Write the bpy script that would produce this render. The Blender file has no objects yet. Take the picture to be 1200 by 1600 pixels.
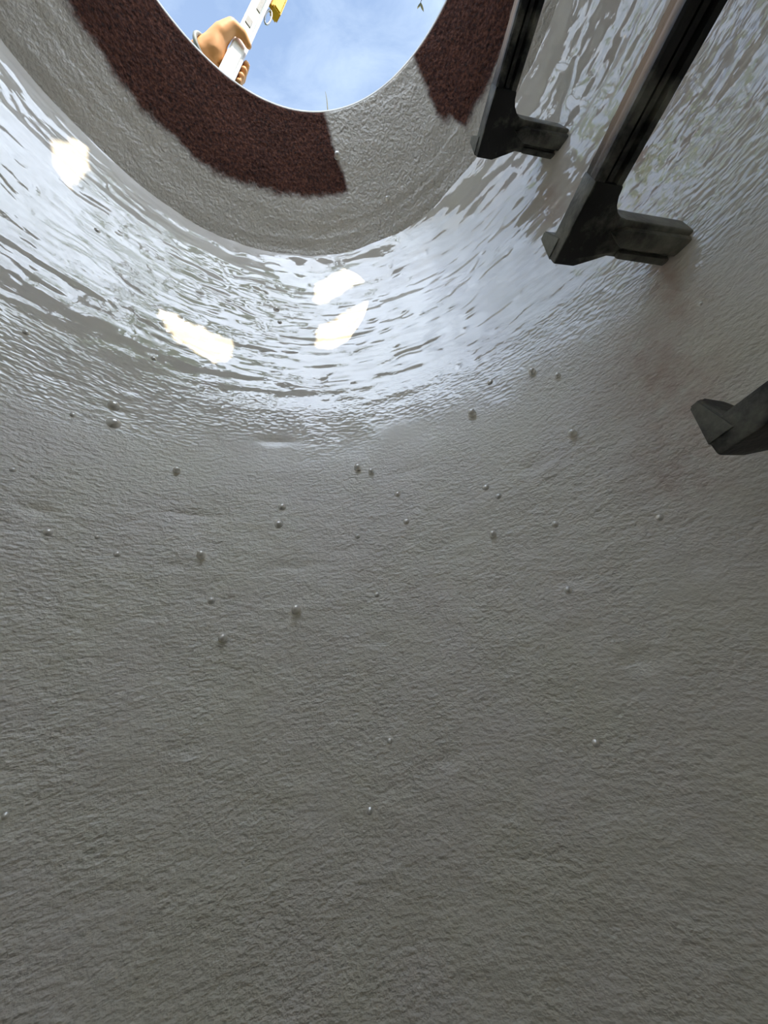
import bpy, bmesh, math, random
import numpy as np
from mathutils import Vector, Matrix
random.seed(7)
RNG = np.random.default_rng(11)
SC = bpy.context.scene
COL = SC.collection
PI = math.pi

# ------------------------------------------------------------------ camera
cam_d = bpy.data.cameras.new('camera')
cam = bpy.data.objects.new('camera', cam_d); COL.objects.link(cam)
cam_d.sensor_fit = 'VERTICAL'; cam_d.sensor_height = 36.0
cam_d.lens = 548.0 / 1600.0 * 36.0
cam_d.clip_start = 0.005; cam_d.clip_end = 300
_r = ((0.981085, -0.155708, -0.115013), (0.02264, -0.497763, 0.867018), (-0.192251, -0.853222, -0.484822))
cam.matrix_world = Matrix(((_r[0][0], _r[1][0], _r[2][0], 0), (_r[0][1], _r[1][1], _r[2][1], 0), (_r[0][2], _r[1][2], _r[2][2], 0), (0, 0, 0, 1)))
SC.camera = cam
SC.view_settings.view_transform = 'Standard'; SC.view_settings.look = 'None'
SC.view_settings.gamma = 1.0; SC.view_settings.exposure = 1.16
SC.view_settings.use_curve_mapping = False
SC.cycles.max_bounces = 11; SC.cycles.diffuse_bounces = 9; SC.cycles.glossy_bounces = 4
SC.cycles.use_denoising = True; SC.cycles.use_adaptive_sampling = True; SC.cycles.adaptive_threshold = 0.07

# ------------------------------------------------------------------ sun and sky
SUN = Vector((0.26289491, -0.80623933, 0.52991926))            # towards the sun
su = bpy.data.lights.new('sun', 'SUN'); su.energy = 3.6; su.angle = math.radians(0.14); su.color = (1.0, 0.87, 0.66)
suo = bpy.data.objects.new('sun', su); COL.objects.link(suo)
suo.rotation_euler = SUN.to_track_quat('Z', 'Y').to_euler(); suo.location = (3, -8, 7)

def nd(nt, kind, **kw):
    n = nt.nodes.new(kind)
    for k, v in kw.items():
        if k.startswith('i_'):
            key = k[2:]
            key = int(key) if key.isdigit() else key.replace('_', ' ')
            n.inputs[key].default_value = v
        else: setattr(n, k, v)
    return n

wd = bpy.data.worlds.new('sky'); SC.world = wd; wd.use_nodes = True
nt = wd.node_tree; nt.nodes.clear(); L = nt.links.new
tc = nd(nt, 'ShaderNodeTexCoord')
sep = nd(nt, 'ShaderNodeSeparateXYZ'); L(tc.outputs['Generated'], sep.inputs[0])
ramp = nd(nt, 'ShaderNodeValToRGB'); L(sep.outputs['Z'], ramp.inputs[0])
e = ramp.color_ramp.elements
e[0].position = 0.0; e[0].color = (0.92, 0.95, 1.0, 1)
e[1].position = 1.0; e[1].color = (0.172, 0.248, 0.392, 1)
m_ = e.new(0.45); m_.color = (0.50, 0.60, 0.76, 1)
mp = nd(nt, 'ShaderNodeMapping'); mp.inputs['Scale'].default_value = (1.0, 2.2, 1.0); mp.inputs['Rotation'].default_value = (0, 0, 0.7)
L(tc.outputs['Generated'], mp.inputs[0])
cn = nd(nt, 'ShaderNodeTexNoise', i_Scale=5.0, i_Detail=6.0, i_Roughness=0.62, i_Distortion=0.5); L(mp.outputs[0], cn.inputs['Vector'])
cr = nd(nt, 'ShaderNodeMapRange', i_1=0.40, i_2=0.78); L(cn.outputs['Fac'], cr.inputs[0])
cm = nd(nt, 'ShaderNodeMix', data_type='RGBA'); cm.inputs[7].default_value = (0.30, 0.38, 0.50, 1)
L(cr.outputs[0], cm.inputs[0]); L(ramp.outputs[0], cm.inputs[6])
dot = nd(nt, 'ShaderNodeVectorMath', operation='DOT_PRODUCT'); dot.inputs[1].default_value = SUN
L(tc.outputs['Generated'], dot.inputs[0])
gl = nd(nt, 'ShaderNodeMapRange', i_1=0.48, i_2=0.90, i_3=1.0, i_4=2.6, interpolation_type='SMOOTHSTEP'); L(dot.outputs['Value'], gl.inputs[0])
hz = nd(nt, 'ShaderNodeMapRange', i_1=0.45, i_2=0.95, i_3=0.0, i_4=0.70, interpolation_type='SMOOTHSTEP'); L(dot.outputs['Value'], hz.inputs[0])
hm = nd(nt, 'ShaderNodeMix', data_type='RGBA'); hm.inputs[7].default_value = (0.595, 0.655, 0.74, 1); L(hz.outputs[0], hm.inputs[0]); L(cm.outputs[2], hm.inputs[6])
bg = nd(nt, 'ShaderNodeBackground'); cb = nd(nt, 'ShaderNodeMapRange', i_1=0.36, i_2=0.66, i_3=-0.42, i_4=0.30); L(cn.outputs['Fac'], cb.inputs[0])
g1 = nd(nt, 'ShaderNodeMath', operation='SUBTRACT', i_1=1.0); L(gl.outputs[0], g1.inputs[0])
g2 = nd(nt, 'ShaderNodeMath', operation='MULTIPLY_ADD'); L(g1.outputs[0], g2.inputs[0]); L(cb.outputs[0], g2.inputs[1]); L(gl.outputs[0], g2.inputs[2])
L(hm.outputs[2], bg.inputs[0]); L(g2.outputs[0], bg.inputs[1])
wo = nd(nt, 'ShaderNodeOutputWorld'); L(bg.outputs[0], wo.inputs[0])

# ------------------------------------------------------------------ helpers
def link(o, parent=None):
    COL.objects.link(o)
    if parent is not None: o.parent = parent
    return o
def mesh_obj(name, verts, faces, mat, parent=None, smooth=True):
    me = bpy.data.meshes.new(name); me.from_pydata([tuple(v) for v in verts], [], faces)
    me.materials.append(mat); me.update()
    if smooth: me.polygons.foreach_set('use_smooth', [True] * len(me.polygons))
    return link(bpy.data.objects.new(name, me), parent)
def bm_obj(name, bm, mat, parent=None, smooth=False, angle=None):
    me = bpy.data.meshes.new(name); bmesh.ops.recalc_face_normals(bm, faces=bm.faces[:]); bm.to_mesh(me); bm.free()
    me.materials.append(mat)
    if smooth: me.polygons.foreach_set('use_smooth', [True] * len(me.polygons))
    o = link(bpy.data.objects.new(name, me), parent)
    if smooth and angle: me.set_sharp_from_angle(angle=angle)
    return o
def empty(name, loc, rz=0):
    o = bpy.data.objects.new(name, None); o.empty_display_size = 0.05
    o.location = loc; o.rotation_euler = (0, 0, rz); return link(o)
def tag(o, label=None, cat=None, group=None, kind=None):
    if label: o['label'] = label
    if cat: o['category'] = cat
    if group: o['group'] = group
    if kind: o['kind'] = kind
    return o
def mat(name):
    m = bpy.data.materials.new(name); m.use_nodes = True
    nt = m.node_tree; nt.nodes.clear()
    b = nt.nodes.new('ShaderNodeBsdfPrincipled'); o = nt.nodes.new('ShaderNodeOutputMaterial')
    nt.links.new(b.outputs[0], o.inputs[0]); return m, nt, b
def simple(name, col, rough=0.5, metal=0.0, var=0.15, scale=30.0, bump=0.0, bscale=200.0):
    m, nt, b = mat(name); L = nt.links.new
    t = nd(nt, 'ShaderNodeTexCoord'); n = nd(nt, 'ShaderNodeTexNoise', i_Scale=scale, i_Detail=4.0); L(t.outputs['Object'], n.inputs['Vector'])
    mx = nd(nt, 'ShaderNodeMix', data_type='RGBA'); c = Vector(col)
    mx.inputs[6].default_value = (*(c * (1 - var)), 1); mx.inputs[7].default_value = (*[min(1, x) for x in c * (1 + var)], 1)
    L(n.outputs['Fac'], mx.inputs[0]); L(mx.outputs[2], b.inputs['Base Color'])
    b.inputs['Roughness'].default_value = rough; b.inputs['Metallic'].default_value = metal
    if bump:
        n2 = nd(nt, 'ShaderNodeTexNoise', i_Scale=bscale, i_Detail=3.0); L(t.outputs['Object'], n2.inputs['Vector'])
        bp = nd(nt, 'ShaderNodeBump', i_Strength=bump, i_Distance=0.002); L(n2.outputs['Fac'], bp.inputs['Height']); L(bp.outputs[0], b.inputs['Normal'])
    return m

def pch(x, xs, ys):
    h = np.diff(xs); d = np.diff(ys) / h; m = np.empty(len(xs)); m[0] = d[0]; m[-1] = d[-1]
    for i in range(1, len(xs) - 1):
        m[i] = 0 if d[i - 1] * d[i] <= 0 else 2 * d[i - 1] * d[i] / (d[i - 1] + d[i])
    x = np.asarray(x, float); i = np.clip(np.searchsorted(xs, x) - 1, 0, len(h) - 1); t = (x - xs[i]) / h[i]
    return (2*t**3-3*t**2+1)*ys[i] + (t**3-2*t**2+t)*h[i]*m[i] + (-2*t**3+3*t**2)*ys[i+1] + (t**3-t**2)*h[i]*m[i+1]

def _hash(i, j, k, s):
    n = (i.astype(np.int64) * 374761393 + j.astype(np.int64) * 668265263 + k.astype(np.int64) * 2147483647 + s * 1442695041) & 0xFFFFFFFF
    n = ((n ^ (n >> 13)) * 1274126177) & 0xFFFFFFFF
    n = ((n ^ (n >> 15)) * 2246822519) & 0xFFFFFFFF
    return ((n ^ (n >> 16)) & 0xFFFFFF) / float(0xFFFFFF) * 2 - 1
def noise(x, y, z, s=0):
    xi, yi, zi = np.floor(x), np.floor(y), np.floor(z); fx, fy, fz = x - xi, y - yi, z - zi
    u, v, w = [t * t * t * (t * (t * 6 - 15) + 10) for t in (fx, fy, fz)]
    out = 0
    for a in (0, 1):
        for b in (0, 1):
            for c in (0, 1):
                out = out + _hash(xi + a, yi + b, zi + c, s) * (u if a else 1 - u) * (v if b else 1 - v) * (w if c else 1 - w)
    return out
def fbm(x, y, z, s=0, o=3):
    r = 0; a = 1
    for i in range(o):
        r = r + a * noise(x, y, z, s + i * 17); x, y, z = x * 2.03, y * 2.03, z * 2.03; a *= 0.5
    return r

# ------------------------------------------------------------------ materials
def coating():
    m, nt, b = mat('grey_epoxy_coating'); L = nt.links.new
    t = nd(nt, 'ShaderNodeTexCoord'); P = t.outputs['Object']
    # colour: light grey with faint green, violet and pink clouds
    n1 = nd(nt, 'ShaderNodeTexNoise', i_Scale=9.0, i_Detail=3.0); L(P, n1.inputs['Vector'])
    r1 = nd(nt, 'ShaderNodeMapRange', i_1=0.35, i_2=0.65); L(n1.outputs['Fac'], r1.inputs[0])
    c1 = nd(nt, 'ShaderNodeMix', data_type='RGBA'); c1.inputs[6].default_value = (0.882, 0.849, 0.737, 1); c1.inputs[7].default_value = (0.890, 0.843, 0.776, 1)
    L(r1.outputs[0], c1.inputs[0])
    at = nd(nt, 'ShaderNodeAttribute', attribute_name='stain'); n2 = nd(nt, 'ShaderNodeTexNoise', i_Scale=45.0, i_Detail=4.0); L(P, n2.inputs['Vector'])
    r2 = nd(nt, 'ShaderNodeMapRange', i_1=0.3, i_2=0.7); L(n2.outputs['Fac'], r2.inputs[0])
    mu = nd(nt, 'ShaderNodeMath', operation='MULTIPLY'); L(at.outputs['Fac'], mu.inputs[0]); L(r2.outputs[0], mu.inputs[1])
    c2 = nd(nt, 'ShaderNodeMix', data_type='RGBA'); c2.inputs[7].default_value = (0.60, 0.42, 0.35, 1); L(mu.outputs[0], c2.inputs[0]); L(c1.outputs[2], c2.inputs[6])
    L(c2.outputs[2], b.inputs['Base Color'])
    # gloss: wet upper wall, satin lower wall
    gr = nd(nt, 'ShaderNodeAttribute', attribute_name='satin')
    rr = nd(nt, 'ShaderNodeMapRange', i_1=0.0, i_2=1.0, i_3=0.04, i_4=0.36); L(gr.outputs['Fac'], rr.inputs[0]); L(rr.outputs[0], b.inputs['Roughness'])
    ir = nd(nt, 'ShaderNodeMapRange', i_1=0.0, i_2=1.0, i_3=2.4, i_4=1.75); L(gr.outputs['Fac'], ir.inputs[0]); L(ir.outputs[0], b.inputs['IOR'])
    # orange peel
    ml = nd(nt, 'ShaderNodeMapping'); ml.inputs['Scale'].default_value = (120, 120, 215); L(P, ml.inputs[0])
    f1 = nd(nt, 'ShaderNodeTexNoise', i_Scale=1.0, i_Detail=2.0, i_Roughness=0.5); L(ml.outputs[0], f1.inputs['Vector'])
    f2 = nd(nt, 'ShaderNodeTexNoise', i_Scale=330.0, i_Detail=2.0); L(P, f2.inputs['Vector'])
    ad = nd(nt, 'ShaderNodeMath', operation='MULTIPLY_ADD', i_1=0.35); L(f2.outputs['Fac'], ad.inputs[0]); L(f1.outputs['Fac'], ad.inputs[2])
    ar = nd(nt, 'ShaderNodeAttribute', attribute_name='peel')
    mp = nd(nt, 'ShaderNodeMapping'); mp.inputs['Scale'].default_value = (100, 100, 210); L(P, mp.inputs[0])
    f3 = nd(nt, 'ShaderNodeTexNoise', i_Scale=1.0, i_Detail=1.0, i_Roughness=0.4); L(mp.outputs[0], f3.inputs['Vector'])
    fm = nd(nt, 'ShaderNodeMix', data_type='FLOAT'); L(gr.outputs['Fac'], fm.inputs[0]); L(f3.outputs['Fac'], fm.inputs[2]); L(ad.outputs[0], fm.inputs[3])
    bp = nd(nt, 'ShaderNodeBump', i_Distance=0.0034); L(ar.outputs['Fac'], bp.inputs['Strength']); L(fm.outputs[0], bp.inputs['Height']); L(bp.outputs[0], b.inputs['Normal'])
    return m
M_COAT = coating()

def frame_mat():
    m, nt, b = mat('rusty_iron_with_grey_overspray'); L = nt.links.new
    t = nd(nt, 'ShaderNodeTexCoord'); P = t.outputs['Object']
    rs = nd(nt, 'ShaderNodeAttribute', attribute_name='bare')
    n = nd(nt, 'ShaderNodeTexNoise', i_Scale=110.0, i_Detail=4.0, i_Roughness=0.7); L(P, n.inputs['Vector'])
    n0 = nd(nt, 'ShaderNodeTexNoise', i_Scale=28.0, i_Detail=3.0); L(P, n0.inputs['Vector'])
    s1 = nd(nt, 'ShaderNodeMath', operation='SUBTRACT', i_1=0.5); L(n.outputs['Fac'], s1.inputs[0])
    s2 = nd(nt, 'ShaderNodeMath', operation='SUBTRACT', i_1=0.5); L(n0.outputs['Fac'], s2.inputs[0])
    a1 = nd(nt, 'ShaderNodeMath', operation='MULTIPLY_ADD', i_1=0.010); L(s1.outputs[0], a1.inputs[0]); L(rs.outputs['Fac'], a1.inputs[2])
    a2 = nd(nt, 'ShaderNodeMath', operation='MULTIPLY_ADD', i_1=0.014); L(s2.outputs[0], a2.inputs[0]); L(a1.outputs[0], a2.inputs[2])
    mk = nd(nt, 'ShaderNodeMapRange', i_1=-0.0070, i_2=0.0045, interpolation_type='SMOOTHSTEP'); L(a2.outputs[0], mk.inputs[0])
    g = nd(nt, 'ShaderNodeTexNoise', i_Scale=210.0, i_Detail=5.0, i_Roughness=0.7); L(P, g.inputs['Vector'])
    cr = nd(nt, 'ShaderNodeValToRGB'); L(g.outputs['Fac'], cr.inputs[0]); e = cr.color_ramp.elements
    e[0].position = 0.34; e[0].color = (0.026, 0.014, 0.012, 1); e[1].position = 0.72; e[1].color = (0.36, 0.15, 0.09, 1)
    k = e.new(0.5); k.color = (0.150, 0.050, 0.034, 1)
    g2 = nd(nt, 'ShaderNodeTexNoise', i_Scale=16.0, i_Detail=3.0); L(P, g2.inputs['Vector'])
    dk = nd(nt, 'ShaderNodeMix', data_type='RGBA', blend_type='MULTIPLY'); dk.inputs[0].default_value = 0.55
    L(cr.outputs[0], dk.inputs[6]); L(g2.outputs['Fac'], dk.inputs[7])
    c = nd(nt, 'ShaderNodeMix', data_type='RGBA'); c.inputs[6].default_value = (0.79, 0.755, 0.685, 1); L(mk.outputs[0], c.inputs[0]); L(dk.outputs[2], c.inputs[7]); L(c.outputs[2], b.inputs['Base Color'])
    rr = nd(nt, 'ShaderNodeMapRange', i_3=0.26, i_4=0.92); L(mk.outputs[0], rr.inputs[0]); L(rr.outputs[0], b.inputs['Roughness'])
    b.inputs['IOR'].default_value = 1.6
    f1 = nd(nt, 'ShaderNodeTexNoise', i_Scale=170.0, i_Detail=3.0); L(P, f1.inputs['Vector'])
    st = nd(nt, 'ShaderNodeMapRange', i_3=0.85, i_4=1.0); L(mk.outputs[0], st.inputs[0])
    bp = nd(nt, 'ShaderNodeBump', i_Distance=0.005); L(st.outputs[0], bp.inputs['Strength']); L(f1.outputs['Fac'], bp.inputs['Height']); L(bp.outputs[0], b.inputs['Normal'])
    return m
M_FRAME = frame_mat()

def step_mat():
    m, nt, b = mat('black_plastic_with_grey_overspray'); L = nt.links.new
    t = nd(nt, 'ShaderNodeTexCoord'); P = t.outputs['Object']
    ov = nd(nt, 'ShaderNodeAttribute', attribute_name='overspray')
    n = nd(nt, 'ShaderNodeTexNoise', i_Scale=35.0, i_Detail=4.0, i_Roughness=0.65); L(P, n.inputs['Vector'])
    a = nd(nt, 'ShaderNodeMath', operation='ADD'); L(ov.outputs['Fac'], a.inputs[0]); L(n.outputs['Fac'], a.inputs[1])
    r = nd(nt, 'ShaderNodeMapRange', i_1=0.72, i_2=1.15); L(a.outputs[0], r.inputs[0])
    c = nd(nt, 'ShaderNodeMix', data_type='RGBA'); c.inputs[6].default_value = (0.008, 0.008, 0.008, 1); c.inputs[7].default_value = (0.24, 0.24, 0.20, 1)
    L(r.outputs[0], c.inputs[0])
    du = nd(nt, 'ShaderNodeAttribute', attribute_name='tan_face'); dm = nd(nt, 'ShaderNodeMix', data_type='RGBA'); dm.inputs[7].default_value = (0.52, 0.36, 0.23, 1)
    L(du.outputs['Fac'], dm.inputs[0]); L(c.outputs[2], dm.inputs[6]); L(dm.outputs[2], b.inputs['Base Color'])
    b.inputs['Roughness'].default_value = 0.42
    n2 = nd(nt, 'ShaderNodeTexNoise', i_Scale=240.0, i_Detail=3.0); L(P, n2.inputs['Vector'])
    bp = nd(nt, 'ShaderNodeBump', i_Strength=0.35, i_Distance=0.0015); L(n2.outputs['Fac'], bp.inputs['Height']); L(bp.outputs[0], b.inputs['Normal'])
    return m
M_STEP = step_mat()

# ------------------------------------------------------------------ the shaft
KEY = np.array([(-.95,-.05,-.03,.54),(.1,-.05,-.03,.537),(.38,-.048,-.03,.533),(.5,-.043,-.03,.524),(.65,-.032,-.026,.504),(.8,-.024,-.020,.480),(.88,-.033,-.014,.457),(.93,-.046,-.007,.438)])
FR = np.array([(.93,-.046,-.007,.438),(.985,-.038,-.028,.380),(1.03,-.029,-.052,.334),(1.065,-.0213,-.0712,.300)])
RIM_Z = 1.065
def profile(z, K=KEY): return [pch(z, K[:, 0], K[:, k]) for k in (1, 2, 3)]

# dents in the coating: angle, height, half width, half height, depth in mm (negative = swelling)
DENTS = [(88,.922,.032,.013,-4.5),(80.5,.925,.018,.010,-3.0),(45.0,.013,.011,.011,2.4),(75.73,.080,.009,.008,1.5),(69.05,-.059,.010,.008,1.9),(54.22,-.114,.009,.008,1.0),(121.54,.256,.014,.008,2.0),
 (104.08,.282,.045,.007,1.7),(47.81,.275,.017,.014,2.0),(49.03,.114,.010,.008,.9),(87.96,.540,.045,.012,2.4),(92.23,.433,.030,.008,1.6),(35.83,.092,.012,.014,1.2),
 (43.8,-.133,.012,.007,1.1),(111.42,-.094,.017,.009,1.0),(88.63,.198,.035,.007,1.2),(134.37,.587,.007,.020,1.4),(125.87,.455,.014,.006,1.1),(67.31,.342,.028,.006,1.0),
 (117.35,.438,.017,.006,1.3),(117.2,.470,.013,.006,-1.2),(36.83,.049,.010,.010,1.1),(105.31,.2,.012,.006,.9),(47.0,.262,.012,.007,-1.6),(50.0,.268,.007,.006,-1.2),(45.2,.268,.008,.006,-1.0)]
# thin gouges and folds: angle/height of both ends, width, depth in mm
GOUGES = [(10.7,.862,18.8,.835,.0035,2.6),(6.9,.80,13.8,.797,.0035,2.4),(149.2,.902,126,.893,.005,1.5),(126,.893,104,.893,.005,1.6),(104,.893,92,.900,.006,1.6),
 (142,.845,136,.85,.004,1.6),(137,.80,131,.81,.004,1.6),(128,.69,119,.675,.004,1.4),(110,.76,96,.742,.004,1.3),(100,.70,84,.684,.004,1.2),(84,.684,68,.70,.004,1.2),
 (70,.60,56,.62,.005,1.8),(62,.615,57,.585,.004,1.2),(118,.62,104,.60,.004,1.2),(46,.70,38,.715,.004,1.3),(52,.66,44,.672,.004,1.2),(30,.62,24,.60,.004,1.5),(146,.72,139,.70,.004,1.3),(93,.80,76,.79,.004,1.0)]

_pr = random.Random(5)
for _k in range(46):                                                     # small pits and nicks left in the wet coat
    _a, _z = _pr.uniform(92, 152), _pr.uniform(.52, .87); _l = _pr.uniform(.3, 1.6)
    GOUGES.append((_a, _z, _a - _l, _z + _pr.uniform(-.012, .004), _pr.uniform(.0025, .0042), _pr.uniform(1.2, 2.6)))
for _k in range(48):
    _a, _z = _pr.uniform(38, 92), _pr.uniform(.50, .88); _l = _pr.uniform(.5, 4.0)
    GOUGES.append((_a, _z, _a - _l, _z + _pr.uniform(-.002, .012), _pr.uniform(.0025, .0038), _pr.uniform(1.0, 2.0)))
def smooth(a, b, x):
    t = np.clip((x - a) / (b - a), 0, 1); return t * t * (3 - 2 * t)
def disp(th, z):
    """inward displacement (metres) of the shaft wall at angle th (degrees) and height z"""
    r = 0.5; s = np.radians(th) * r
    cx, cy, R = profile(z); X = cx + R * np.cos(np.radians(th)); Y = cy + R * np.sin(np.radians(th)); Z = z
    d = 0.0016 * fbm(X * 7, Y * 7, Z * 7, 1, 2)
    d = d + 0.00050 * fbm(X * 24, Y * 24, Z * 24, 5, 2)
    up = smooth(.44, .58, z)                                             # wet trowelled upper wall
    d = d + up * 0.00045 * fbm(s * 15, Z * 34, 0 * s + 8.8, 33, 2)
    d = d + up * (0.00105 * fbm(s * 7, Z * 50, 0 * s + 3.3, 9, 2) + 0.00042 * fbm(s * 26, Z * 95, 0 * s + 1.7, 21, 2))
    rt = up * smooth(36, 26, th)
    d = d + rt * 0.00095 * fbm(s * 62, Z * 40, 0 * s + .7, 31, 2)
    rip = np.exp(-((th - 41) / 8.0) ** 2) * np.exp(-((z - .235) / .10) ** 2)   # ripples beside the steps
    d = d + rip * 0.00035 * np.sin((Z * 1.0 + s * 0.12) * 2 * PI / .0125 + 3.2 * fbm(X * 22, Y * 22, Z * 22, 41, 2))
    low = smooth(.40, .25, z)
    d = d + low * (1 - .8 * np.exp(-((th - 80) / 22) ** 2 - ((z - .40) / .07) ** 2)) * 0.00062 * fbm(s * 46, Z * 74, 0 * s + 5.1, 51, 2)
    d = d + smooth(.875, .925, z) * 0.0035 * fbm(s * 9, 0 * s + 2.2, 0 * s, 57, 3)
    d = d + 0.050 * (z - .632) * np.exp(-((s - math.radians(110) * r) / .075) ** 2 - ((z - .632) / .055) ** 2)
    for (a, zz, wa, wz, dep) in DENTS:
        q = ((s - math.radians(a) * r) / wa) ** 2 + ((z - zz) / wz) ** 2
        d = d - dep * (0.0017 if zz < .30 else 0.0012) * np.exp(-q)
    sc = (s - math.radians(54.36) * r) / .022; zc = (z - .007) / .020                # rough patch
    d = d + np.exp(-(sc ** 2 + zc ** 2) ** 2) * 0.0005 * noise(s * 190, Z * 190, 0 * s, 61)
    wob = 0.006 * noise(s * 30, Z * 30, 0 * s + 1.4, 71)
    for (a0, z0, a1, z1, w, dep) in GOUGES:
        x0, y0, x1, y1 = math.radians(a0) * r, z0, math.radians(a1) * r, z1
        dx, dy = x1 - x0, y1 - y0; ll = dx * dx + dy * dy
        t = np.clip(((s - x0) * dx + (z - y0) * dy) / ll, 0, 1)
        q = np.hypot(s - x0 - t * dx, z - y0 - t * dy + wob) / w
        d = d - dep * 0.001 * np.exp(-q * q) * (0.35 + 0.65 * np.sin(PI * np.clip(t, .02, .98)))
    return d
def wall_point(th, z, extra=0.0):
    a = np.radians(th); cx, cy, R = profile(z); q = R - disp(th, z) - extra
    return np.stack([cx + q * np.cos(a), cy + q * np.sin(a), z + 0 * q], -1)

def grid_mesh(name, pts, mat_, wrap=True):
    nz, nt_ = pts.shape[:2]
    idx = np.arange(nz * nt_).reshape(nz, nt_)
    nx = np.roll(idx, -1, 1) if wrap else None
    a, b = idx[:-1].ravel(), nx[:-1].ravel(); c, d = nx[1:].ravel(), idx[1:].ravel()
    q = np.stack([a, d, c, b], 1).astype(np.int32)
    me = bpy.data.meshes.new(name)
    me.vertices.add(nz * nt_); me.vertices.foreach_set('co', pts.reshape(-1, 3).astype(np.float32).ravel())
    me.loops.add(q.size); me.loops.foreach_set('vertex_index', q.ravel())
    me.polygons.add(len(q)); me.polygons.foreach_set('loop_start', np.arange(0, q.size, 4, dtype=np.int32))
    me.polygons.foreach_set('use_smooth', np.ones(len(q), bool))
    me.materials.append(mat_); me.update(calc_edges=True); me.validate()
    return me
def attr(me, name, val):
    a = me.attributes.new(name, 'FLOAT', 'POINT'); a.data.foreach_set('value', np.asarray(val, np.float32).ravel())

TH = np.concatenate([np.arange(-25, 185, 0.33), np.arange(185, 335, 4.0)])
ZZ = np.concatenate([np.linspace(-.95, -.40, 10)[:-1], np.arange(-.40, .93, 0.0029), [.93]])
tg, zg = np.meshgrid(TH, ZZ)
wp = wall_point(tg, zg)
wme = grid_mesh('wall_shaft', wp, M_COAT)
fe = fbm(wp[..., 0] * 14, wp[..., 1] * 14, wp[..., 2] * 14, 81, 3)
wet = smooth(.40, .56, zg + 0.035 * fe)
attr(wme, 'satin', 1 - smooth(.375, .475, zg + 0.035 * fe))
sp = np.exp(-(((tg - 54.4) / 2.6) ** 2 + ((zg - .007) / .022) ** 2) ** 2)
calm = np.exp(-((tg - 80) / 26) ** 2) * np.exp(-((zg - .43) / .07) ** 2)
attr(wme, 'peel', np.clip((.80 - .62 * calm + .3 * sp + .18 * fe) * (1 - wet) + wet * np.clip(.050 + .08 * fe + .06 * smooth(45, 25, tg) + .12 * np.exp(-((zg - .50) / .05) ** 2), .012, .30), .012, 1))
stn = np.zeros_like(tg)
for (a, z, wa, wz, k) in [(29, .30, 4.5, .09, .9), (23.2, .42, 2.4, .06, 1.0), (32, .20, 5, .05, .8), (28, .72, 3.0, .05, .7), (18, .62, 8, .12, .75), (24, .10, 5, .06, .5), (8, .72, 8, .10, .6)]:
    stn = np.maximum(stn, k * np.exp(-((tg - a) / wa) ** 2 - ((zg - z) / wz) ** 2))
attr(wme, 'stain', stn)
wall = link(bpy.data.objects.new('wall_shaft', wme))
tag(wall, 'curved manhole shaft wall freshly coated in glossy grey epoxy', 'wall', kind='structure')

# blisters standing proud of the coating: angle, height, diameter
BL = [(118.2,.4462,.0122),(117.35,.4153,.0154),(122.18,.4074,.0063),(107.44,.3544,.0101),(76.75,.366,.0122),(74.33,.3539,.0099),(90.35,.3006,.0102),(90.86,.2695,.0108),(70.12,.3019,.0084),(69.32,.2494,.008),(77.74,.2377,.007),(101.9,.217,.0111),(99.7,.1528,.0073),(87.78,.1333,.013),(97.65,.1028,.0109),(54.11,.4141,.0136),(42.59,.4355,.0105),(39.45,.4031,.008),(49.56,.4595,.0083),(41.09,.3006,.0108),(55.47,.2718,.0085),(54.0,.2507,.0073),(56.44,.1962,.0097),(47.85,.1854,.0072),(36.81,.1508,.0064),(49.32,.0998,.0073),(75.54,.1424,.0063),(119.8,.2296,.008),(112.16,.2116,.0067),(75.91,-.0349,.0049),(52.21,-.0571,.0058),(79.09,-.0968,.0056),(115.18,-.0448,.0042),(130.87,.5059,.0067),(114.82,.2314,.0044),(95.6,.7699,.0102),(94.49,.7337,.0076),(22.08,.3657,.0038),(115.58,.5576,.0068),(131.59,.7534,.0073),(125.26,.3008,.0052)]
SHARP = {3, 4, 5, 11, 13, 14, 15, 16, 17, 19, 22}
def blister_mesh(name, prof_):
    n = 14; vs = [(0, 0, prof_[0][1])]; fs = []
    for (r, h) in prof_[1:]:
        for k in range(n):
            a = 2 * PI * k / n; vs.append((r * math.cos(a), r * math.sin(a), h))
    for k in range(n): fs.append((0, 1 + k, 1 + (k + 1) % n))
    for j in range(len(prof_) - 2):
        for k in range(n):
            a, b = 1 + j * n + k, 1 + j * n + (k + 1) % n; fs.append((a, a + n, b + n, b))
    me = bpy.data.meshes.new(name); me.from_pydata(vs, [], fs); me.materials.append(M_BLIS); me.update()
    me.polygons.foreach_set('use_smooth', [True] * len(me.polygons)); return me
M_BLIS = simple('grey_epoxy_blister', (0.92, 0.90, 0.85), 0.10, var=0.03)
_pb = M_BLIS.node_tree.nodes['Principled BSDF']; _pb.inputs['IOR'].default_value = 2.6; _pb.inputs['Metallic'].default_value = 0.5
bead = blister_mesh('blister', [(0, .76), (.20, .72), (.36, .61), (.46, .44), (.49, .26), (.49, .10), (.53, .0), (.62, -.10)])
low_b = blister_mesh('blister_low', [(0, .38), (.22, .35), (.40, .24), (.52, .10), (.62, .01), (.80, -.06)])
for i, (a, z, dia) in enumerate(BL):
    p = wall_point(np.array([a]), np.array([z]))[0]
    t = wall_point(np.array([a + .4]), np.array([z]))[0] - p; u = wall_point(np.array([a]), np.array([z + .004]))[0] - p
    n = Vector(np.cross(u, t)).normalized()
    o = bpy.data.objects.new('blister', bead if i in SHARP else low_b)
    o.location = Vector(p); o.rotation_euler = n.to_track_quat('Z', 'Y').to_euler(); o.scale = (dia, dia, dia); link(o, wall)

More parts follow.
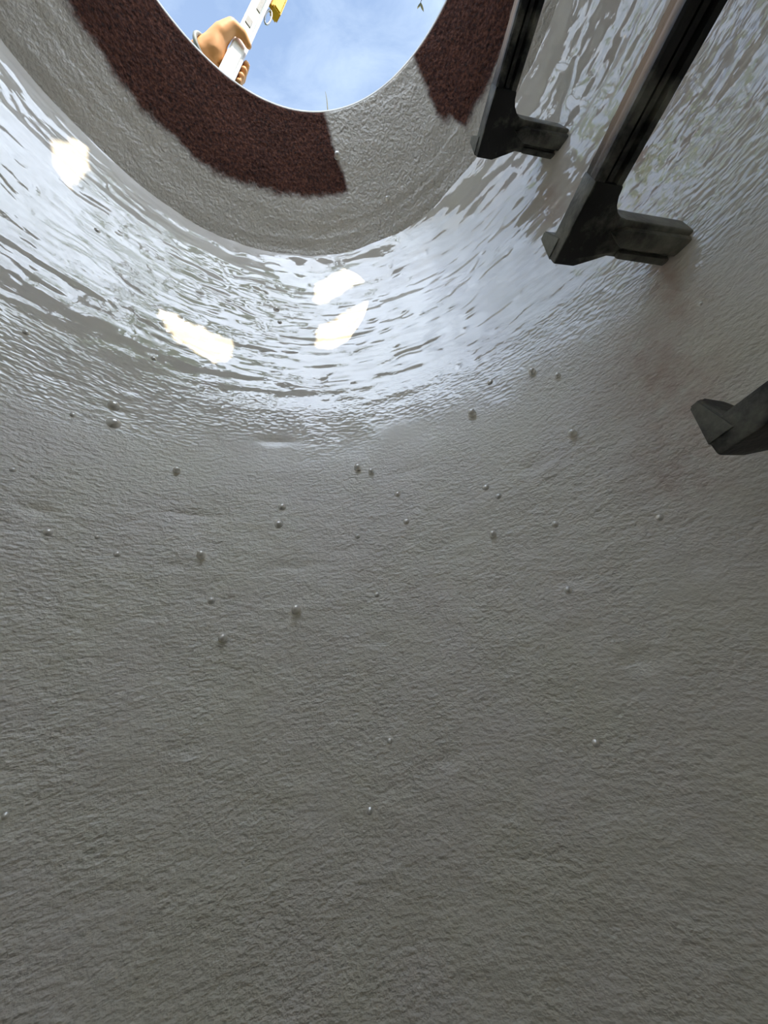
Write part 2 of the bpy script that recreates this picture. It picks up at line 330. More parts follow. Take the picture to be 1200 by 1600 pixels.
# floor of the shaft
fl_v, fl_f = [], []
n = 72; cx, cy, R = [float(v) for v in profile(-.90)]
for r in (0.0, .18, .36, R + .03):
    for k in range(n):
        a = 2 * PI * k / n; fl_v.append((cx + r * math.cos(a), cy + r * math.sin(a), -.90 - .02 * (1 - r / R) + .004 * math.sin(5 * a + r * 20)))
for j in range(3):
    for k in range(n): fl_f.append((j * n + k, (j + 1) * n + k, (j + 1) * n + (k + 1) % n, j * n + (k + 1) % n))
M_FLOOR = simple('grey_concrete_bench', (0.42, 0.41, 0.38), 0.5, var=0.1, bump=0.3, bscale=120)
tag(mesh_obj('floor', fl_v, fl_f, M_FLOOR), 'grey coated floor at the bottom of the shaft', 'floor', kind='structure')

# ------------------------------------------------------------------ cast iron frame (rusty throat below the opening)
TF = np.concatenate([np.arange(-25, 185, 0.4), np.arange(185, 335, 2.5)])
UF = np.linspace(0, 1, 76); ZF = .93 + UF * (RIM_Z - .93)
tf, zf = np.meshgrid(TF, ZF)
cx, cy, R = profile(zf, FR); ar = np.radians(tf)
X, Y = cx + R * np.cos(ar), cy + R * np.sin(ar); sF = ar * .38
fade = smooth(.93, .945, zf) * smooth(1.065, 1.055, zf)
dF = fade * (0.0022 * fbm(X * 13, Y * 13, zf * 13, 91, 2) + 0.0010 * fbm(X * 50, Y * 50, zf * 50, 95, 2)
     + smooth(1.0, .965, zf) * 0.0022 * fbm(sF * 5, zf * 95, 0 * zf, 97, 2))
dl = np.where(zf < .94, disp(tf, np.minimum(zf, .93)) * (1 - smooth(.93, .94, zf)), 0)
# spray edge of the bare iron, metres inside the edge
zl = np.interp(tf, [60, 71, 78, 86, 101, 116, 125, 133, 138, 147, 151, 170, 200, 240, 290, 335], [.993, .993, .993, .993, .993, .986, .992, .989, .992, .997, .998, .99, .98, .995, .975, .985])
lineL = np.interp(zf, [.93, .993, 1.01, 1.029, 1.049, 1.065], [70.5, 71.07, 72.2, 74.5, 76.8, 79.2])
left = np.minimum(zf - zl, np.radians(tf - lineL) * .36)
zr = np.interp(tf, [-25, 0, 11.4, 19.5, 27, 30.6, 33.2, 36, 40], [.99, .985, .979, .969, .967, .965, .986, .992, .995])
lineR = np.interp(zf, [.93, .992, 1.003, 1.032, 1.055, 1.065], [35.5, 36.0, 37.3, 39.1, 41.0, 42.0])
right = np.minimum(zf - zr, np.radians(lineR - tf) * .36)
bare = np.maximum(left, right)
dF = dF - 0.0012 * smooth(-.003, .003, bare) * fade                      # the coat stands proud of the iron
q = R - dF - dl
pts = np.stack([cx + q * np.cos(ar), cy + q * np.sin(ar), zf], -1)
# lip and top flange
def ring(r, z): return np.stack([-.0213 + r * np.cos(ar[0]), -.0712 + r * np.sin(ar[0]), np.full_like(ar[0], z)], -1)[None]
pts = np.concatenate([pts, ring(.3005, 1.069), ring(.303, 1.0735), ring(.36, 1.0735), ring(.362, 1.06)], 0)
bare = np.concatenate([bare, np.full((4, bare.shape[1]), .02)], 0)
fme = grid_mesh('manhole_ring', pts, M_FRAME); attr(fme, 'bare', bare)
frame = link(bpy.data.objects.new('manhole_ring', fme))
tag(frame, 'rust-brown iron manhole throat below the opening, partly sprayed grey', 'manhole frame')
M_LIP = simple('pale_iron', (0.55, 0.53, 0.48), 0.35, metal=0.6)  # lip iron paler than the rest of the frame
bm = bmesh.new()
prs = [(.3012, 1.0672), (.2990, 1.0690), (.2990, 1.0745), (.3030, 1.0765), (.3070, 1.0745), (.3070, 1.0700)]
nn = 160; vv = []
for k in range(nn):
    a = 2 * PI * k / nn; vv.append([bm.verts.new((-.0213 + r * math.cos(a), -.0712 + r * math.sin(a), z)) for r, z in prs])
for k in range(nn):
    for j in range(len(prs)):
        A, Bq = vv[k], vv[(k + 1) % nn]; bm.faces.new((A[j], Bq[j], Bq[(j + 1) % len(prs)], A[(j + 1) % len(prs)]))
lip = bm_obj('rim_lip', bm, M_LIP, frame, smooth=True); lip['label'] = 'pale lip around the opening'
# small lumps of coating on the throat
for (a, z, dia, dark) in [(74.07, 1.027, .0120, 1), (57.8, .9698, .0075, 0)]:
    c_ = [float(v) for v in profile(np.array([z]), FR)]; aa = math.radians(a)
    o = bpy.data.objects.new('blister', bead); o.location = (c_[0] + c_[2] * math.cos(aa), c_[1] + c_[2] * math.sin(aa), z)
    o.rotation_euler = Vector((-math.cos(aa), -math.sin(aa), -.9)).to_track_quat('Z', 'Y').to_euler(); o.scale = (dia,) * 3; link(o, frame)

# ------------------------------------------------------------------ ground outside
M_GRASS = simple('grassy_ground', (0.12, 0.19, 0.05), 0.9, var=0.5, scale=14, bump=0.6, bscale=60)
gv, gf = [], []; n = 96
for j, r in enumerate((.358, .6, 1.2, 3, 8, 20, 60)):
    for k in range(n):
        a = 2 * PI * k / n; gv.append((-.0213 + r * math.cos(a), -.0712 + r * math.sin(a), 1.062 + (0 if j == 0 else .012 * math.sin(3 * a + j))))
for j in range(6):
    for k in range(n): gf.append((j * n + k, (j + 1) * n + k, (j + 1) * n + (k + 1) % n, j * n + (k + 1) % n))
tag(mesh_obj('ground', gv, gf, M_GRASS), 'grassy ground around the manhole opening', 'ground', kind='structure')

# ------------------------------------------------------------------ manhole steps
def prism(outline, z0, z1, bev):
    """solid from a plan outline (x, y) between two heights, edges rounded"""
    bm = bmesh.new(); lo = [bm.verts.new((x, y, z0)) for x, y in outline]; hi = [bm.verts.new((x, y, z1)) for x, y in outline]
    bm.faces.new(lo[::-1]); bm.faces.new(hi); n = len(outline)
    for k in range(n): bm.faces.new((lo[k], lo[(k + 1) % n], hi[(k + 1) % n], hi[k]))
    bmesh.ops.recalc_face_normals(bm, faces=bm.faces[:])
    if bev: bmesh.ops.bevel(bm, geom=[e for e in bm.edges if e.calc_face_angle(0) > .5], offset=bev, segments=2, affect='EDGES', profile=.6, clamp_overlap=True)
    return bm
def extrude_y(sec, y0, y1, segs=24, bev=0.0):
    """solid from a cross section (x, z) swept along y"""
    bm = bmesh.new(); rows = []
    for j in range(segs + 1):
        y = y0 + (y1 - y0) * j / segs; rows.append([bm.verts.new((x, y, z)) for x, z in sec])
    n = len(sec)
    for j in range(segs):
        for k in range(n): bm.faces.new((rows[j][k], rows[j][(k + 1) % n], rows[j + 1][(k + 1) % n], rows[j + 1][k]))
    bm.faces.new(rows[0][::-1]); bm.faces.new(rows[-1])
    return bm
def spray(o, fn):
    me = o.data; co = np.empty(len(me.vertices) * 3, np.float32); me.vertices.foreach_get('co', co); co = co.reshape(-1, 3)
    attr(me, 'overspray', fn(co)); return o

def make_step(loc, leg_len, label, wear, tan_face):
    """x = from tread towards the wall, y = along the tread, z = up; origin at the middle of the tread's front lower edge"""
    t = empty('manhole_step', loc); tag(t, label, 'manhole step', 'black plastic steps up the shaft wall')
    H = .207; D = .035; T = .027
    sec = [(0, .003), (.002, 0), (.011, 0), (.012, .008), (.015, .009), (.016, .004), (.022, .004), (.023, .009), (.026, 0), (.033, 0), (D, .003), (D, T - .004), (D - .003, T), (.003, T), (0, T - .003), (.0008, T * .6), (0, T * .45)]
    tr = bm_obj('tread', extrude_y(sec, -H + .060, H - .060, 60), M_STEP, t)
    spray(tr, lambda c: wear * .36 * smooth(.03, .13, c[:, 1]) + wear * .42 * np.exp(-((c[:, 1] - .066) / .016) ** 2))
    attr(tr.data, 'tan_face', [tan_face * (1.0 if c.co.x < .0012 and c.co.z > .010 else 0.0) * float(smooth(.135, .06, c.co.y)) for c in tr.data.vertices])  # upper front face tinted tan, fading out towards one end
    # grip bars moulded across the top of the tread
    for k in range(9):
        y = -.12 + k * .03
        bm = prism([(.003, y - .004), (D - .003, y - .004), (D - .003, y + .004), (.003, y + .004)], T - .001, T + .003, .001)
        g = bm_obj('grip_bar', bm, M_STEP, t); spray(g, lambda c: c[:, 0] * 0)
    for s in (1, -1):
        out = [(-.0008, H), (.028, H), (.052, H - .010), (.064, H - .0155), (leg_len, H - .0155), (leg_len, H - .053), (.062, H - .053)]
        for k in range(6):
            a = PI / 2 * k / 5; out.append((.062 - .027 * math.sin(a), H - .053 - .027 * (1 - math.cos(a))))
        out += [(-.0008, H - .080)]
        out = [(x, y * s) for x, y in out]
        if s < 0: out = out[::-1]
        lg = bm_obj('leg', prism(out, -.0015, T, .003), M_STEP, t, smooth=True, angle=.7)
        spray(lg, lambda c: wear * (np.clip(.05 + (c[:, 0] - .02) / .10, 0, .60) + .46 * smooth(.004, -.001, c[:, 0])))
        y0 = (H - .036) * s                                             # moulded bead under the leg
        bm = prism([(.050, y0 - .004), (.066, y0 - .011), (leg_len, y0 - .012), (leg_len, y0 + .009), (.070, y0 + .008)], -.010, .003, .004)
        rb = bm_obj('rib', bm, M_STEP, lg, smooth=True, angle=.8); spray(rb, lambda c: wear * np.clip(.30 + (c[:, 0] - .05) / .2, 0, .62))
        y1 = (H - .0205) * s                                            # outer flange of the leg, leaving a dark slit beside the bead
        bm = prism([(.074, y1 - .0035), (leg_len, y1 - .0035), (leg_len, y1 + .0055), (.074, y1 + .0045)], -.008, .003, .003)
        rb = bm_obj('flange', bm, M_STEP, lg, smooth=True, angle=.8); spray(rb, lambda c: wear * np.clip(.30 + (c[:, 0] - .05) / .2, 0, .62))
        # foot-stop lug standing on the end of the tread
        bm = bmesh.new()
        pr = [(-.0022, .010), (.034, .010), (.034, .030), (.026, .050), (.010, .056), (-.0022, .050)]
        A = [bm.verts.new((x, (H + .0006 - max(0, z - .03) * .25) * s, z)) for x, z in pr]; Bv = [bm.verts.new((x, (H - .024 + max(0, z - .026) * .40) * s, z)) for x, z in pr]
        bm.faces.new(A); bm.faces.new(Bv[::-1])
        for k in range(len(pr)): bm.faces.new((A[k], A[(k + 1) % len(pr)], Bv[(k + 1) % len(pr)], Bv[k]))
        bmesh.ops.bevel(bm, geom=bm.edges[:], offset=.0015, segments=2, affect='EDGES', clamp_overlap=True)
        lu = bm_obj('foot_stop', bm, M_STEP, t, smooth=True, angle=.6); spray(lu, lambda c: wear * (.12 + .50 * smooth(.006, -.0005, c[:, 0]) + .0 * c[:, 1]))
    return t
YS = -.020
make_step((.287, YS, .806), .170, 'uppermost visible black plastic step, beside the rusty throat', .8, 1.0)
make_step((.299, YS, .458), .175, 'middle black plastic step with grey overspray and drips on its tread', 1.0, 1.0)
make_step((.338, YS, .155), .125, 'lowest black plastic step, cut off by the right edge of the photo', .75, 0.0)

# ------------------------------------------------------------------ white pole held over the opening
M_WHITE = simple('white_painted_pole', (0.86, 0.86, 0.84), 0.35, var=0.04)
M_GREY = simple('grey_metal', (0.42, 0.42, 0.43), 0.4, metal=0.5)
M_REFLECT = simple('grey_reflection', (0.22, 0.22, 0.23), 0.5, var=.3, scale=120)
M_YEL = simple('yellow_webbing', (0.75, 0.42, 0.03), 0.6, var=0.15)
PB = Vector((-.1840, .2400, 1.0660)); A_ = Vector((.063, -.071, .25)).normalized()
G_ = Vector((-.1440, .1985, 1.215))
V_ = G_.normalized(); S_ = V_.cross(A_).normalized()
if S_.x < 0: S_ = -S_
N_ = A_.cross(S_).normalized()
if N_.dot(-G_) < 0: N_ = -N_
PA = G_                                                                    # a point of the pole's axis
pole = empty('white_pole', PB); tag(pole, 'white metal pole held by a hand above the opening', 'pole')
def lp(a, s, n, o=None): return (PA + A_ * a + S_ * s + N_ * n) - (o or PB)
def bar(a0, a1, hs, hn, bev=.003, s0=0, n0=0):
    bm = bmesh.new(); vs = []
    for a in (a0, a1):
        vs.append([bm.verts.new(lp(a, s0 + x * hs, n0 + y * hn)) for x, y in ((-1, -1), (1, -1), (1, 1), (-1, 1))])
    bm.faces.new(vs[0][::-1]); bm.faces.new(vs[1])
    for k in range(4): bm.faces.new((vs[0][k], vs[0][(k + 1) % 4], vs[1][(k + 1) % 4], vs[1][k]))
    bmesh.ops.recalc_face_normals(bm, faces=bm.faces[:])
    if bev: bmesh.ops.bevel(bm, geom=bm.edges[:], offset=bev, segments=2, affect='EDGES', clamp_overlap=True)
    return bm
a_base = (1.0862 - PA.z) / A_.z
bm_obj('shaft', bar(a_base, .95, .0125, .0125), M_WHITE, pole)
bm_obj('foot_pad', bar(a_base - .001, a_base + .02, .019, .019, .004), M_GREY, pole)
bm_obj('side_rail', bar(a_base + .05, .90, .0022, .010, .0008, s0=.0145), M_GREY, pole)
for (a0, a1, ss, sz) in [(.085, .108, -.002, .006), (.150, .215, .004, .0045)]:
    bm_obj('reflection_plate', bar(a0, a1, sz, .0012, .0005, s0=ss, n0=.0132), M_REFLECT, pole)  # grey mottled reflection on the pole, put in as thin dark plates
yc = bm_obj('yellow_clip', bar(.225, .30, .010, .012, .003, s0=.032), M_YEL, pole)
bm_obj('clip_strap', bar(.23, .26, .012, .004, .001, s0=.018), M_YEL, yc)
def tube(bm, pts, rad, n=8, closed=False):
    pts = [Vector(p) for p in pts]; m = len(pts); rings = []
    rad = rad if isinstance(rad, (list, tuple)) else [rad] * m
    for i, p in enumerate(pts):
        d = (pts[(i + 1) % m] - pts[i - 1]) if closed else (pts[min(i + 1, m - 1)] - pts[max(i - 1, 0)])
        d.normalize(); u = d.orthogonal().normalized() if i == 0 else (u - d * u.dot(d)).normalized(); v = d.cross(u)
        rings.append([bm.verts.new(p + (u * math.cos(2 * PI * k / n) + v * math.sin(2 * PI * k / n)) * rad[i]) for k in range(n)])
    for i in range(m if closed else m - 1):
        a, b = rings[i], rings[(i + 1) % m]
        for k in range(n): bm.faces.new((a[k], a[(k + 1) % n], b[(k + 1) % n], b[k]))
    if not closed: bm.faces.new(rings[0][::-1]); bm.faces.new(rings[-1])
    return bm
hk = [lp(.195 + .026 * math.cos(t) , .024 + .006 * math.sin(t), 0) for t in [2 * PI * k / 14 for k in range(14)]]
bm_obj('hook', tube(bmesh.new(), hk, .0018, 6, True), M_GREY, pole, smooth=True)

# ------------------------------------------------------------------ the person holding the pole
M_SKIN = simple('sunlit_skin', (0.68, 0.33, 0.13), 0.5, var=0.12, scale=40)
M_CLOTH = simple('grey_work_clothes', (0.16, 0.18, 0.21), 0.85, var=0.15, bump=0.3, bscale=300)
M_DARK = simple('dark_trousers', (0.05, 0.055, 0.07), 0.85, bump=0.3, bscale=300)
M_BOOT = simple('brown_boots', (0.10, 0.06, 0.035), 0.6)
M_HAIR = simple('dark_hair', (0.03, 0.022, 0.016), 0.7, bump=0.6, bscale=250)
def capsule(bm, a, b, ra, rb, n=14):
    a, b = Vector(a), Vector(b); d = b - a; L_ = d.length; d.normalize(); u = d.orthogonal().normalized(); v = d.cross(u)
    st = [(-ra, 0.02), (-ra * .87, ra * .5), (-ra * .5, ra * .87), (0, ra)] + [(L_, rb), (L_ + rb * .5, rb * .87), (L_ + rb * .87, rb * .5), (L_ + rb, 0.02)]
    st = [(x, max(r, min(ra, rb) * .02)) for x, r in st]; st[0] = (-ra, ra * .05); st[-1] = (L_ + rb, rb * .05)
    rings = [[bm.verts.new(a + d * x + (u * math.cos(2 * PI * k / n) + v * math.sin(2 * PI * k / n)) * r) for k in range(n)] for x, r in st]
    for p, q in zip(rings, rings[1:]):
        for k in range(n): bm.faces.new((p[k], p[(k + 1) % n], q[(k + 1) % n], q[k]))
    bm.faces.new(rings[0][::-1]); bm.faces.new(rings[-1])
def fuse(name, chains, voxel, mat_, parent, iters=4):
    """one continuous skin over tapered limbs"""
    bm = bmesh.new()
    for ch in chains:
        for (p, r), (q, s) in zip(ch, ch[1:]): capsule(bm, p, q, r, s)
    bmesh.ops.recalc_face_normals(bm, faces=bm.faces[:])
    me = bpy.data.meshes.new(name + '_tmp'); bm.to_mesh(me); bm.free()
    o = bpy.data.objects.new(name + '_tmp', me); COL.objects.link(o)
    r = o.modifiers.new('r', 'REMESH'); r.mode = 'VOXEL'; r.voxel_size = voxel; r.use_smooth_shade = True
    s = o.modifiers.new('s', 'SMOOTH'); s.iterations = iters; s.factor = .5
    dg = bpy.context.evaluated_depsgraph_get(); out = bpy.data.meshes.new_from_object(o.evaluated_get(dg))
    bpy.data.objects.remove(o); out.name = name; out.materials.clear(); out.materials.append(mat_)
    out.polygons.foreach_set('use_smooth', [True] * len(out.polygons))
    return link(bpy.data.objects.new(name, out), parent)
def gp(a, s, n): return PA + A_ * a + S_ * s + N_ * n
W_ = Vector((-.2030, .2010, 1.186))                                        # wrist
EL = Vector((-.40, .345, 1.25)); SH2 = Vector((-.55, .31, 1.47)); SH1 = Vector((-.35, .56, 1.50))
CH = Vector((-.49, .47, 1.47)); HIP = Vector((-.80, .78, 1.36)); NECK = Vector((-.425, .41, 1.58)); HEAD = Vector((-.37, .36, 1.70))
FWD = Vector((.72, -.69, 0)); RT = Vector((-.69, -.72, 0))
hand = []
for (ai, ln, r) in [(.010, 1.0, .0082), (-.010, 1.06, .0085), (-.029, 1.0, .0082), (-.046, .86, .0072)]:
    hand.append([(W_ + (gp(ai, -.028, -.016) - W_) * .35, .015), (gp(ai, -.026, -.020), .0115), (gp(ai, .006, -.026), r * 1.05), (gp(ai - .003, .0245 * ln, -.012), r), (gp(ai - .006, .0235, .006 * ln), r * .86)])
hand.append([(W_ + (gp(-.02, -.026, -.01) - W_) * .2, .019), (gp(.0, -.030, .006), .0165), (gp(.024, -.022, .021), .0115), (gp(.031, -.002, .0245), .0092), (gp(.026, .0125, .0225), .0070)])
hand.append([(W_, .0205), (gp(-.015, -.030, -.004), .019), (gp(-.032, -.027, -.006), .016)])
body = hand + [
    [(W_, .0215), (W_ + (EL - W_) * .3, .027), (W_ + (EL - W_) * .75, .037), (EL, .036), (EL + (SH2 - EL) * .5, .043), (SH2, .052)],
    [(CH, .115), (SH2, .060)], [(CH, .115), (SH1, .060)], [(CH, .125), (CH.lerp(HIP, .5), .120), (HIP, .135)],
    [(CH, .07), (NECK, .052), (NECK.lerp(HEAD, .5), .056)],
    [(HEAD + Vector((0, 0, .02)), .078), (HEAD + FWD * .03 + Vector((0, 0, -.03)), .066), (HEAD + FWD * .055 + Vector((0, 0, -.075)), .042)],
    [(HEAD + FWD * .088 + Vector((0, 0, .005)), .009), (HEAD + FWD * .106 + Vector((0, 0, -.025)), .014)],                 # nose
    [(HEAD + RT * .076 + Vector((0, 0, .0)), .012), (HEAD + RT * .080 + Vector((0, 0, -.035)), .010)], [(HEAD - RT * .076, .012), (HEAD - RT * .080 + Vector((0, 0, -.035)), .010)],
]
KN1 = Vector((-.46, .86, 1.135)); KN2 = Vector((-.80, .44, 1.135)); FT1 = Vector((-.80, 1.05, 1.12)); FT2 = Vector((-1.10, .72, 1.12))
LH = Vector((-.47, .78, 1.24)); LE = Vector((-.36, .80, 1.36))
for kn, ft in ((KN1, FT1), (KN2, FT2)):
    body.append([(HIP + (kn - HIP) * .2, .095), (kn, .060), (ft, .045)]); body.append([(ft, .045), (ft - FWD * .10 + Vector((0, 0, -.015)), .035)])
body.append([(SH1, .052), (LE, .038), (LH, .024)])
for k, (o_, ln) in enumerate([(-.028, .070), (-.010, .080), (.009, .076), (.026, .062)]):
    b0 = LH + RT * o_ * .7; body.append([(b0, .014), (b0 + FWD * .0 + Vector((.01, .02, -.05)) + RT * o_ * .5, .009), (b0 + Vector((.005, .025, -.05 - ln * .5)) + RT * o_ * .6, .0075)])
body.append([(LH, .015), (LH + RT * .035 + Vector((0, 0, -.035)), .010), (LH + RT * .042 + Vector((0, 0, -.06)), .008)])
person = empty('person', Vector((-.80, .78, 1.075)))
tag(person, 'bare hand and wrist with a grey wristband gripping the white pole', 'person')
def under(o, p):                                                          # keep world-space coordinates under a moved parent
    o.parent = p; o.matrix_parent_inverse = Matrix.Translation(p.location).inverted(); return o
under(fuse('body', body, .0032, M_SKIN, None, 2), person)
clothes = [[(CH, .128), (CH.lerp(HIP, .5), .135), (HIP, .140)], [(CH, .125), (SH2, .068), (SH2.lerp(EL, .75), .058)], [(CH, .125), (SH1, .068), (SH1.lerp(LE, .9), .056)]]
under(fuse('work_shirt', clothes, .008, M_CLOTH, None, 4), person)
tr_ = []
for kn, ft in ((KN1, FT1), (KN2, FT2)): tr_.append([(HIP - Vector((0, 0, .03)), .135), (kn, .070), (ft, .058)])
under(fuse('trousers', tr_, .008, M_DARK, None, 4), person)
for kn, ft in ((KN1, FT1), (KN2, FT2)):
    under(fuse('boot', [[(ft + FWD * .05, .060), (ft - FWD * .02, .056), (ft - FWD * .13 + Vector((0, 0, -.010)), .042)]], .007, M_BOOT, None, 3), person)
under(fuse('hair', [[(HEAD + Vector((0, 0, .035)) - FWD * .012, .078), (HEAD - FWD * .035 + Vector((0, 0, -.03)), .062)]], .006, M_HAIR, None, 3), person)
M_EYE = simple('eye_white', (.8, .8, .78), .2)
for s in (1, -1):
    bm = bmesh.new(); bmesh.ops.create_uvsphere(bm, u_segments=12, v_segments=8, radius=.011)
    bmesh.ops.translate(bm, verts=bm.verts, vec=HEAD + FWD * .082 + RT * .031 * s + Vector((0, 0, .004))); under(bm_obj('eye', bm, M_EYE, None, True), person)
M_LIPS = simple('lips', (.32, .12, .09), .5)
bm = tube(bmesh.new(), [HEAD + FWD * (.092 - .012 * abs(k)) + RT * .012 * k + Vector((0, 0, -.066)) for k in (-2, -1, 0, 1, 2)], [.002, .005, .006, .005, .002], 8); under(bm_obj('mouth', bm, M_LIPS, None, True), person)
# wristband: grey strap with a pale clasp
M_STRAP = simple('grey_band', (.20, .22, .22), .5); M_CLASP = simple('pale_beads', (.80, .78, .76), .3)
fd = (W_ - EL).normalized(); wc = W_ + fd * .010; wu = fd.orthogonal().normalized(); wv = fd.cross(wu)
bm = tube(bmesh.new(), [wc + (wu * math.cos(t) + wv * math.sin(t)) * .0226 for t in [2 * PI * k / 28 for k in range(28)]], .0042, 8, True)
wb = under(bm_obj('wristband', bm, M_STRAP, None, True), person)
for k in range(28):
    t = 2 * PI * k / 28; p = wc - fd * .008 + (wu * math.cos(t) + wv * math.sin(t)) * .0236
    bm = bmesh.new(); bmesh.ops.create_icosphere(bm, subdivisions=1, radius=.0031); bmesh.ops.translate(bm, verts=bm.verts, vec=p)
    b_ = bm_obj('bead', bm, M_CLASP, None, True); b_.parent = wb; b_.matrix_parent_inverse = Matrix.Translation(person.location).inverted()

# ------------------------------------------------------------------ plants at the rim
M_BLADE = simple('dry_grass', (.10, .10, .05), .8); M_LEAF = simple('leaf_green', (.24, .34, .06), .6, var=.35, scale=9)
M_BARK = simple('bark', (.12, .085, .06), .9, bump=.8, bscale=40)
g0 = Vector((.0455, .2320, 1.0735))
bm = tube(bmesh.new(), [g0, g0 + Vector((.0, -.002, .06)), g0 + Vector((.0005, -.004, .11)), g0 + Vector((-.001, -.005, .165))], [.0012, .0011, .0009, .0004], 6)
tag(bm_obj('grass_blade', bm, M_BLADE, None, True), 'single thin grass blade standing on the rim of the opening', 'grass')
t0 = Vector((.335, -.03, 1.0735)); wt = empty('weed', t0); tag(wt, 'thin weed tip leaning over the opening at the top edge', 'weed')
stem = [Vector((0, 0, 0)), Vector((-.006, .012, .14)), Vector((-.018, .032, .25)), Vector((-.035, .060, .325)), Vector((-.058, .105, .345)), Vector((-.068, .122, .338))]
bm_obj('stem', tube(bmesh.new(), stem, [.0022, .002, .0018, .0014, .0010, .0006], 6), M_BLADE, wt, True)
def leaf_bm(p, d, up, ln, wd_):
    bm = bmesh.new(); d = d.normalized(); s = d.cross(up).normalized(); u = s.cross(d)
    c = [p, p + d * ln * .35 + u * ln * .05, p + d * ln * .7 + u * ln * .03, p + d * ln]
    l = [c[1] + s * wd_ + u * .15 * wd_, c[2] + s * wd_ * .8]; r = [c[1] - s * wd_ + u * .15 * wd_, c[2] - s * wd_ * .8]
    V = [bm.verts.new(x) for x in c]; Lv = [bm.verts.new(x) for x in l]; Rv = [bm.verts.new(x) for x in r]
    for f in ((V[0], V[1], Lv[0]), (V[1], V[2], Lv[1], Lv[0]), (V[2], V[3], Lv[1]), (V[0], Rv[0], V[1]), (V[1], Rv[0], Rv[1], V[2]), (V[2], Rv[1], V[3])): bm.faces.new(f)
    return bm
for p, d in [(stem[5], Vector((-.4, .5, -.5))), (stem[5], Vector((.5, .6, -.2))), (stem[4], Vector((.5, .3, -.3))), (stem[4], Vector((-.6, .3, .1))), (stem[3], Vector((.7, .1, .3))), (stem[2], Vector((.7, .1, .3)))]:
    bm_obj('leaf', leaf_bm(p, d, Vector((.3, .9, .2)), 0.016, .0035), M_BLADE, wt, True)

# ------------------------------------------------------------------ trees around the opening
def leaves(centres, normals, size, rng):
    """many leaf blades as one mesh"""
    n = len(centres); nrm = normals / np.linalg.norm(normals, axis=1, keepdims=True)
    r = rng.normal(size=(n, 3)); t = np.cross(nrm, r); t /= np.linalg.norm(t, axis=1, keepdims=True); b = np.cross(nrm, t)
    pat = np.array([(-1, 0), (-.45, .48), (.25, .5), (1, 0), (.25, -.5), (-.45, -.48)]); s = size[:, None] * .5
    V = np.stack([centres + t * s * px + b * s * py - nrm * s * (abs(py) * -.25) for px, py in pat], 1)
    F = [tuple(range(6 * i + 0, 6 * i + 6)) for i in range(n)]
    return V.reshape(-1, 3), F, V
def in_poly(u, v, poly):
    ins = np.zeros(u.shape, bool); m = len(poly)
    for i in range(m):
        x0, y0 = poly[i]; x1, y1 = poly[(i + 1) % m]
        c = ((y0 > v) != (y1 > v)) & (u < (x1 - x0) * (v - y0) / (y1 - y0 + 1e-12) + x0); ins ^= c
    return ins
UU = np.array([.9507, .31, 0]); VVv = np.array([-.16427497, .50379424, .84798915]); SS = np.array(SUN)
# gaps in the added sun-blocking clump shape the sun patches, across the sun's direction
GAPS = [[(.149,.914),(.149,.953),(.209,.961),(.279,.940),(.30,.916),(.271,.908),(.218,.917),(.162,.903)],
        [(.153,.845),(.2,.866),(.275,.872),(.275,.837),(.235,.807),(.187,.791),(.157,.803)],
        [(-.127,.82),(-.103,.823),(-.038,.817),(.003,.811),(.003,.779),(-.024,.765),(-.063,.777),(-.106,.791)],
        [(-.300,.914),(-.272,.990),(-.258,.947),(-.262,.911),(-.268,.887),(-.287,.892)]]
n = 14000
uu = RNG.uniform(-.42, .34, n); vv_ = RNG.uniform(.66, 1.04, n); dd = RNG.uniform(2.2, 2.9, n)
k = ((uu + .042) / .37) ** 2 + ((vv_ - .862) / .185) ** 2 < 1
uu, vv_, dd = uu[k], vv_[k], dd[k]
cen = uu[:, None] * UU + vv_[:, None] * VVv + (dd + .6)[:, None] * SS
nor = SS + RNG.normal(size=cen.shape) * .45
V0, F0, VL = leaves(cen, nor, RNG.uniform(.022, .042, len(cen)), np.random.default_rng(3))
pu, pv = VL @ UU, VL @ VVv; bad = np.zeros(len(cen), bool)
mu_, mv_ = pu.mean(1, keepdims=True), pv.mean(1, keepdims=True)
for tt in (0, .4, .72):
    for g in GAPS: bad |= in_poly(mu_ + (pu - mu_) * tt, mv_ + (pv - mv_) * tt, g).any(1)
VL = VL[~bad]; nL = len(VL)
def tree(name, label, base, trunk, branches, V, Fc):
    t = empty(name, base); tag(t, label, 'tree', 'trees around the manhole'); b = Vector(base)
    bm_obj('trunk', tube(bmesh.new(), [Vector(p) - b for p, r in trunk], [r for p, r in trunk], 12), M_BARK, t, True)
    for br in branches: bm_obj('branch', tube(bmesh.new(), [Vector(p) - b for p, r in br], [r for p, r in br], 8), M_BARK, t, True)
    f = mesh_obj('foliage', V - np.array(base), Fc, M_LEAF, t, False); f['kind'] = 'stuff'; return t
cc = -.05 * UU + .87 * VVv + 3.2 * SS
base1 = (2.1, -3.6, 1.06)
up_ = RNG.normal(size=(900, 3)) * np.array([.45, .45, .30]) + np.array([2.15, -3.5, 4.5])
Vx, Fx, VLx = leaves(up_, RNG.normal(size=up_.shape), RNG.uniform(.06, .10, len(up_)), np.random.default_rng(5))
cl2 = []
for (px_, py_, pz_, rx_, rz_, cnt) in [(.26, -1.97, 2.92, .24, .13, 420), (.00, -1.97, 2.96, .20, .13, 320), (.52, -1.93, 2.94, .18, .11, 150), (.75, -1.85, 3.0, .14, .09, 60)]:
    d0 = RNG.normal(size=(cnt, 3)); cl2.append(np.array([px_, py_, pz_]) + d0 / np.linalg.norm(d0, axis=1, keepdims=True) * RNG.uniform(0, 1, (cnt, 1)) ** .5 * np.array([rx_, .16, rz_]))
cl2 = np.concatenate(cl2)
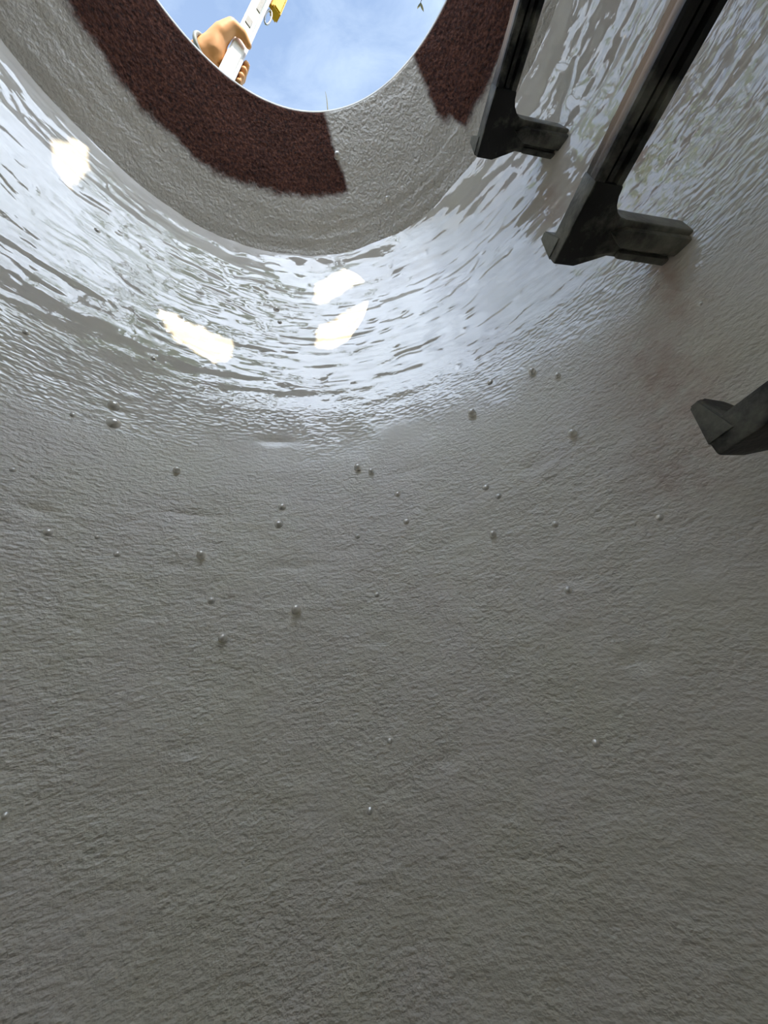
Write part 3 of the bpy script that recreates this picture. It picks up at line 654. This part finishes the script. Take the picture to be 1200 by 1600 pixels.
_a, _b, VLy = leaves(cl2, RNG.normal(size=cl2.shape), RNG.uniform(.05, .08, len(cl2)), np.random.default_rng(8))
Va = np.concatenate([VL.reshape(-1, 3), VLx.reshape(-1, 3), VLy.reshape(-1, 3)]); Fa = [tuple(range(6 * i, 6 * i + 6)) for i in range(len(Va) // 6)]
tree('tree', 'leafy tree out of view, leaf clump added to shade the opening, mirrored in the wet wall', base1,
     [(base1, .09), ((2.12, -3.6, 2.4), .075), ((2.15, -3.55, 3.6), .05), ((2.15, -3.5, 4.6), .02)],
     [[((2.12, -3.6, 2.2), .045), ((1.6, -3.2, 2.7), .032), (tuple(cc + UU * .34 - VVv * .12), .02), (tuple(cc + UU * .10 - VVv * .14), .009)], [((2.14, -3.56, 3.2), .04), ((1.3, -2.7, 3.1), .025), ((.7, -2.0, 2.95), .014), ((.0, -1.97, 2.94), .006)]], Va, Fa)
for (nm, lb, bs, hgt, rx, rz, cnt) in [('tree', 'loose yellow-green tree mirrored in the wall beside the steps', (-3.4, -1.0, 1.06), 3.1, .75, .9, 1500), ('tree', 'taller green tree further behind the opening', (-1.9, -6.6, 1.06), 3.0, .9, .8, 1500)]:
    rg = np.random.default_rng(cnt + int(hgt * 10)); d_ = rg.normal(size=(cnt, 3)); d_ /= np.linalg.norm(d_, axis=1, keepdims=True)
    cl_ = rg.integers(0, 14, cnt); cpos = rg.normal(size=(14, 3)) * np.array([rx, rx, rz]) * .55
    pos = np.array(bs) + np.array([0, 0, hgt]) + cpos[cl_] + d_ * rg.uniform(.05, .32, (cnt, 1))
    V, F, _v = leaves(pos, rg.normal(size=pos.shape), rg.uniform(.07, .12, cnt), rg)
    top = (bs[0], bs[1], bs[2] + hgt)
    tree(nm, lb, bs, [(bs, .08), ((bs[0] + .05, bs[1], bs[2] + hgt * .5), .06), (top, .02)], [[((bs[0] + .05, bs[1], bs[2] + hgt * .5), .03), (tuple(np.array(bs) + np.array([0, 0, hgt]) + cpos[j]), .008)] for j in range(5)], V, F)
